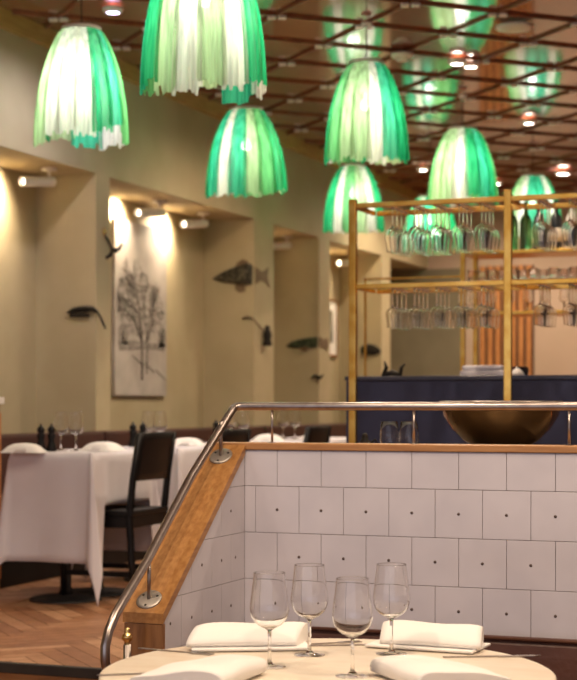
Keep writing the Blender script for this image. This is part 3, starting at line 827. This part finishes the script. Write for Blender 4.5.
def shared(name, fn, material, loc, rz, label, cat, group=None, solid=0.):
    if name not in mesh_cache:
        o = fn().build(name.split('|')[0], material, loc=loc, rz=rz, solid=solid); mesh_cache[name] = o
    else:
        o = mesh_cache[name].copy(); COL.objects.link(o); o.location = loc; o.rotation_euler.z = rz
    return tag(o, label, cat, group)
def table(x0, x1, y0, y1, peds, where, seed, short):
    cx, cy = (x0+x1)/2, (y0+y1)/2; w, l = x1-x0, y1-y0
    t = empty('dining_table', (cx, cy, 0), label='black pedestal dining table under a white cloth, '+where, cat='table', group='dining tables')
    MB().box(-w/2, w/2, -l/2, l/2, .705, .733, .003).build('tabletop', M['black'], t)
    for (px_, py_) in peds:
        MB().lathe([(0, .03), (.035, .03), (.028, .06), (.028, .68), (.08, .704), (0, .704)], 20, T(px_-cx, py_-cy, 0)).build('pedestal', M['blackmetal'], t)
        MB().lathe([(0, .03), (.05, .03), (.17, .014), (.18, .006), (.18, 0), (0, 0)], 32, T(px_-cx, py_-cy, 0)).build('base', M['blackmetal'], t)
    c = cloth(w+.006, l+.006, .53, seed, short).build('tablecloth', M['linen'], loc=(cx, cy, .7365), solid=.003)
    tag(c, 'long white tablecloth hanging to pointed corners, '+where, 'tablecloth', 'white tablecloths')
TT = .7385
# table A
table(-4.09, -3.655, 6.86, 7.50, [(-3.89, 7.04), (-3.87, 7.34)], 'nearest on the left', 1, [(0, .10, .95, .255)])
# chair
def make_chair(label):
    c = empty('dining_chair', (0, 0, 0), label=label, cat='chair', group='black dining chairs')
    # faces -X; seat from x -.38..0, rear posts at x 0; y -.21..+.21
    MB().box(-.40, .02, -.21, .21, .425, .455, .008).build('seat', M['black'], c)
    MB().box(-.37, .0, -.205, -.18, .37, .424).box(-.37, .0, .18, .205, .37, .424).box(-.385, -.36, -.205, .205, .37, .424).box(-.01, .015, -.18, .18, .37, .424).build('apron', M['black'], c)
    for s in (-1, 1):
        MB().tube([(.03, .195*s, 0), (.012, .195*s, .2), (.0, .195*s, .43), (.02, .195*s, .62), (.055, .195*s, .832)], [.018, .019, .021, .019, .017], 4).build('leg', M['black'], c)
        MB().tube([(-.365, .19*s, 0), (-.365, .19*s, .40)], [.016, .021], 4).build('leg', M['black'], c)
        MB().box(-.355, .0, .185*s-.008, .185*s+.008, .13, .155).build('stretcher', M['black'], c)
    def bk(u, v):
        y = -.185+.37*u; z = .60+.235*v; return Vector((.018+.035*v**1.1+.012*math.sin(PI*u), y, z))
    MB().grid(bk, 10, 6).build('backrest', M['black'], c, solid=.02)
    return c
ch = make_chair('black wooden dining chair tucked in at the nearest left table')
ch.location = (-3.515, 7.19, 0)
table(-4.09, -3.655, 7.85, 8.50, [(-3.87, 8.03), (-3.87, 8.33)], 'second along the left wall', 2, [(0, .10, .95, .255)])
table(-4.09, -3.655, 9.20, 9.85, [(-3.87, 9.38), (-3.87, 9.68)], 'third along the left wall', 3, [(0, .10, .95, .255)])
table(-4.09, -3.655, 10.3, 10.95, [(-3.87, 10.48), (-3.87, 10.78)], 'fourth along the left wall', 4, [(0, .10, .95, .255)])
for y, lab in ((8.19, 'second'), (9.55, 'third'), (10.63, 'fourth')):
    dup(ch, (-3.515, y, 0), 0, 'black wooden dining chair at the %s table along the left wall' % lab, 'black dining chairs')
def on(px, z, wx=None, wy=None):
    d = (px-288.5)/1600
    if wx is not None: Z = wx/(CF.x+CR.x*d); return Vector((wx, Z*(CF.y+CR.y*d), z))
    Z = wy/(CF.y+CR.y*d); return Vector((Z*(CF.x+CR.x*d), wy, z))
pg = 'pepper mills'; wg = 'wine glasses on the left tables'; ng = 'napkins on the left tables'
def gob2(): return goblet(.195, .040, .030, .112, .035, 28)
bi = M['black']
def mills(p1, p2, where):
    for p, s in ((p1, 'left'), (p2, 'right')):
        shared('pepper_mill', mill_mb, bi, tuple(p), 0, 'small black turned mill, %s of the pair on %s' % (s, where), 'pepper mill', pg)
def gobs(p1, p2, where):
    for p, s in ((p1, 'left'), (p2, 'right')):
        shared('wine_glass|b', gob2, M['thin'], tuple(p), 0, 'empty wine glass, %s of the pair on %s' % (s, where), 'wine glass', wg)
mills(on(41, TT, wx=-4.0), on(51.5, TT, wx=-3.97), 'the nearest left table')
gobs(on(61, TT, wy=7.16), on(76, TT, wy=7.16), 'the nearest left table')
def nap(px, wx, rz, lab): shared('napkin|b', folded, M['napkin'], tuple(on(px, TT+.0005, wx=wx)), rz, lab, 'napkin', ng)
nap(24, -3.99, .25, 'plump white napkin at the left of the nearest left table')
nap(103, -3.77, -.1, 'plump white napkin at the right corner of the nearest left table')
mills(on(133, TT, wx=-3.98), on(143, TT, wx=-3.93), 'the second left table')
gobs(on(148, TT, wx=-3.95), on(160, TT, wx=-3.86), 'the second left table')
nap(187, -3.80, .2, 'plump white napkin beside the black chair back on the second left table')
mills(on(216, TT, wx=-4.03), on(223, TT, wx=-3.99), 'the third left table')
gobs(on(230, TT, wx=-3.99), on(243, TT, wx=-3.88), 'the third left table')
nap(268, -3.78, .2, 'plump white napkin on the third left table')
gobs(on(283, TT, wx=-4.0), on(295, TT, wx=-3.90), 'the fourth left table')
nap(316, -3.77, .2, 'plump white napkin at the near side of the fourth left table')
# ------------------------------------------------------------------ service counter behind the partition
cn = empty('service_counter', (-.3, 5.45, 0), label='low dark service counter behind the tiled wall carrying the bowl', cat='counter')
MB().box(-1.64, 1.6, -.35, .32, 0, .765, .003).build('body', M['navy'], cn)
MB().box(-1.655, 1.62, -.37, .335, .766, .80, .004).build('worktop', M['black'], cn)
# amber bowl
bp = on(501, .80, wy=5.58)
bw = empty('punch_bowl', (bp.x, bp.y, .8005), label='large amber metal bowl standing behind the steel handrail', cat='bowl')
prof = [(0, 0), (.085, 0), (.09, .006), (.075, .014), (.095, .02), (.135, .045), (.175, .085), (.203, .13), (.213, .172), (.216, .180), (.211, .180), (.206, .168), (.195, .13), (.168, .09), (.12, .05), (.06, .03), (0, .026)]
MB().lathe(prof, 64).build('vessel', M['copper'], bw)
MB().lathe([(.2165, .176), (.220, .180), (.2165, .184), (.211, .181)], 64, closed=True).build('rim', M['steel'], bw)
def tumbler(): return MB().lathe([(0, .004)]+[(.020, .0045), (.030, .016), (.0345, .040), (.034, .065), (.0285, .110), (.0285+.001, .1108), (.0297, .110), (.0353, .065), (.0358, .040), (.031, .014), (.022, .001), (0, .0)], 32)
for px, lab in ((389.5, 'left'), (409, 'right')):
    p = on(px, .8005, wy=5.52)
    shared('stemless_glass', tumbler, M['thin'], tuple(p), 0, 'stemless clear glass, %s of the two under the handrail' % lab, 'glass', 'stemless glasses')
p = on(365, .8005, wy=5.55)
tag(MB().lathe([(0, 0), (.026, 0), (.030, .015), (.022, .035), (.012, .045), (.012, .055), (.008, .065), (0, .068)], 20).tube([(.02, 0, .03), (.04, 0, .045), (.045, 0, .03)], .004, 8).build('cruet', M['ink'], loc=tuple(p)), 'small dark stoppered pot left of the stemless glasses', 'pot')

# ------------------------------------------------------------------ navy bar
BY = 7.52
bl = on(346, 0, wy=BY).x
bar = empty('bar_counter', (bl, BY, 0), label='long navy blue bar counter behind the brass glass rack', cat='bar counter')
MB().box(0, 4.2, 0, .62, 0, 1.09, .004).build('body', M['navy'], bar)
MB().box(-.005, 4.2, -.008, .63, 1.091, 1.112, .003).build('top', mat('dark_blue_stone', (.03, .032, .06), .3, (.04, .042, .07), 8), bar)
p = on(484, 1.1125, wy=BY+.35)
shared('cloth_stack', lambda: MB().box(-.11, .11, -.08, .08, 0, .03, .01).box(-.10, .10, -.075, .075, .03, .055, .01), M['linen'], tuple(p), .1, 'folded white cloths stacked on the bar left of the taller rack post', 'cloths')
p = on(518, 1.1125, wy=BY+.35)
tag(MB().lathe([(0, 0), (.045, 0), (.052, .03), (.045, .045), (.05, .048), (.055, .03), (.047, -.0), (0, 0)], 24).build('small_bowl', M['wineglass_dark'], loc=tuple(p)), 'small black bowl on the bar right of the taller rack post', 'bowl')
p2 = p+Vector((.012, -.075, 0))
tag(MB().lathe([(0, 0), (.04, 0), (.03, .02), (.012, .036), (0, .042)], 20).build('napkin_cone', M['napkin'], loc=tuple(p2)), 'little white cone-shaped napkin before the small black bowl', 'napkin')
p = on(392, 1.1125, wy=BY+.4)
tag(MB().tube([(-.05, 0, .006), (-.03, 0, .05), (-.04, 0, .085)], [.01, .012, .004], 8).tube([(-.05, 0, .01), (.0, 0, .025), (.05, 0, .012)], [.012, .016, .01], 8).tube([(.045, 0, .01), (.05, 0, .05), (.07, 0, .07)], [.01, .01, .004], 8).build('dark_sculpture', M['ink'], loc=tuple(p)), 'small dark horned sculpture lying on the left end of the bar', 'sculpture')

# ------------------------------------------------------------------ brass glass rack
RK = 7.13; x1 = on(353, 0, wy=RK).x; x2 = on(508, 0, wy=RK).x; x3 = x2+(x2-x1)*1.0
rk = empty('glass_rack', ((x1+x2)/2, RK, 0), label='tall brass rack with two rails of hanging wine glasses', cat='glass rack')
cxr = (x1+x2)/2
ZU, ZL = 1.905, 1.525
def rb(x0, x1_, y0, y1, z0, z1): return MB().box(x0-cxr, x1_-cxr, y0-RK, y1-RK, z0, z1, .003)
DEP = .33
for x, zt in ((x1, 1.935), (x2, 1.945), (x3, 1.945)):
    rb(x-.017, x+.017, RK-.017, RK+.017, 0, zt).build('post', M['brass'], rk)
    for z in (ZU, ZL): rb(x-.010, x+.010, RK+.017, RK+DEP-.012, z-.010, z+.010).build('side_bar', M['brass'], rk)
for a, b_ in ((x1, x2), (x2, x3)):
    for z in (ZU, ZL):
        rb(a+.017, b_-.017, RK-.012, RK+.012, z-.012, z+.012).build('rail', M['brass'], rk)
        rb(a+.012, b_-.012, RK+DEP-.008, RK+DEP+.008, z-.012, z+.012).build('rail', M['brass'], rk)
rowsL = [-2.235+.107*k for k in range(5)]
rowsR = [x2+.135+.135*k for k in range(3)]
for z in (ZU, ZL):
    for x in rowsL+rowsR:
        for s in (-1, 1): rb(x+s*.014-.004, x+s*.014+.004, RK+.012, RK+DEP-.008, z-.010, z-.006).build('channel', M['brass'], rk)
def hang(H, R, rim, bowl): 
    def f():
        m_ = goblet(H, R, rim, bowl, .032, 20); bmesh.ops.transform(m_.bm, matrix=RX(PI), verts=m_.bm.verts); return m_
    return f
hu, hl = hang(.215, .036, .028, .115), hang(.19, .033, .026, .095)
ordn = ['first', 'second', 'third', 'fourth', 'fifth']
for lv, z, fn in (('upper', ZU, hu), ('lower', ZL, hl)):
    for bay, rows in (('left', rowsL), ('right', rowsR)):
        for i, x in enumerate(rows):
            for k in range(4):
                shared('hanging_wine_glass|'+lv, fn, M['thin'], (x, RK+.056+k*.072, z-.002), 0,
                       'upside-down wine glass, %s rail, %s bay, %s row from left, %s from the front' % (lv, bay, ordn[i], ordn[k]), 'wine glass', 'wine glasses hanging from the brass rack')

# ------------------------------------------------------------------ back rack behind the bar
BR = 9.3; xa = on(463, 0, wy=BR).x; xb = xa+2.3
br = empty('back_shelf_unit', (xa, BR, 0), label='second brass shelf unit behind the bar holding bottles and glasses', cat='shelf unit')
Zp = 9.5
zsh = EYE+(405-250)*9.45/1600; zgl = EYE+(405-281)*9.45/1600; zlo = EYE+(405-311)*9.45/1600
for x in (0, 1.15, 2.3):
    for y in (0, .3): MB().box(x-.014, x+.014, y-.014, y+.014, 0, 1.90+.0, .002).build('post', M['brass'], br)
MB().box(-.014, 2.314, -.012, .312, zsh-.02, zsh, .002).build('shelf', M['brass'], br)
for z, nm in ((zgl, 'shelf'),):
    MB().box(0.015, 2.286, -.008, .308, z-.008, z, .001).build('glass_shelf', M['glass'], br)
    MB().box(0.015, 2.286, -.018, -.010, z-.012, z+.002).build('rail', M['brass'], br)
MB().box(.015, 2.286, -.010, .31, zlo-.02, zlo, .002).build('shelf', M['brass'], br)
MB().box(-.62, -.015, -.006, .006, zgl+.03, zgl+.042).box(-.62, -.608, -.006, .006, 0, zgl+.042).build('side_rail', M['brass'], br)
bp_ = [(0, 0), (.036, 0), (.037, .01), (.037, .17), (.030, .20), (.014, .225), (.013, .28), (.015, .282), (.015, .295), (0, .297)]
bots = [(512, 'greenglass', 'green bottle left of the dark pair on the back shelf'), (526, 'greenglass', 'green bottle next to the dark pair on the back shelf'),
        (539, 'wineglass_dark', 'left dark bottle with a pale label on the back shelf'), (556, 'wineglass_dark', 'right dark bottle with a pale label on the back shelf'),
        (572, 'white', 'white bottle at the right end of the back shelf')]
for px, mk, lab in bots:
    p = on(px, zsh+.0005, wy=BR+.12)
    bo = empty('bottle', tuple(p), label=lab, cat='bottle', group='bottles on the back shelf')
    MB().lathe(bp_, 20).build('body', M[mk], bo)
    if mk != 'greenglass': MB().lathe([(.0374, .05), (.0380, .05), (.0380, .13), (.0374, .13)], 20, closed=True).build('paper_label', M['paperlabel'], bo)
def smallg(): return MB().lathe([(0, .004), (.024, .004), (.027, .075), (.028, .076), (.029, .075), (.026, 0), (0, 0)], 16)
for i in range(11):
    px = 472+i*10.2; p = on(px, zgl+.0005, wy=BR+.06+.1*(i % 2))
    shared('tumbler', smallg, M['thin'], tuple(p), 0, 'small tumbler on the back glass shelf, number %s from the left post' % ['one', 'two', 'three', 'four', 'five', 'six', 'seven', 'eight', 'nine', 'ten', 'eleven'][i], 'glass', 'tumblers on the back glass shelf')
for i in range(6):
    px = 474+i*18.; p = on(px, zlo+.0005, wy=BR+.1)
    shared('wine_glass|c', lambda: goblet(.13, .030, .024, .08, .028, 20), M['thin'], tuple(p), 0, 'short stemmed glass on the low back shelf, %s from the left post' % (['first', 'second', 'third', 'fourth', 'fifth', 'sixth'][i]), 'wine glass', 'stemmed glasses on the low back shelf')

# ------------------------------------------------------------------ slatted panel on the far wall
xl, xr = on(480, 0, wy=FARY).x, on(534, 0, wy=FARY).x
dr = empty('slatted_screen', ((xl+xr)/2, FARY, 0), label='orange-brown vertical slatted wooden screen on the far wall', cat='screen')
w = (xr-xl)/2
MB().box(-w, w, -.03, -.001, 0, 2.5).build('backing', M['slatdark'], dr)
n = 7
for k in range(n):
    c = -w+(k+.5)*2*w/n
    MB().box(c-w/n*.62, c+w/n*.62, -.07, -.031, .0, 2.5, .004).build('slat', M['slatwood'], dr)

# ------------------------------------------------------------------ world
wd = bpy.data.worlds.new('room_air'); sc.world = wd; wd.use_nodes = True
bg = wd.node_tree.nodes['Background']; bg.inputs[0].default_value = (.92, .88, 1.0, 1); bg.inputs[1].default_value = .75

sc.view_settings.view_transform = 'Standard'; sc.view_settings.look = 'None'; sc.view_settings.gamma = 1
sc.view_settings.use_curve_mapping = False
sc.view_settings.exposure = .38
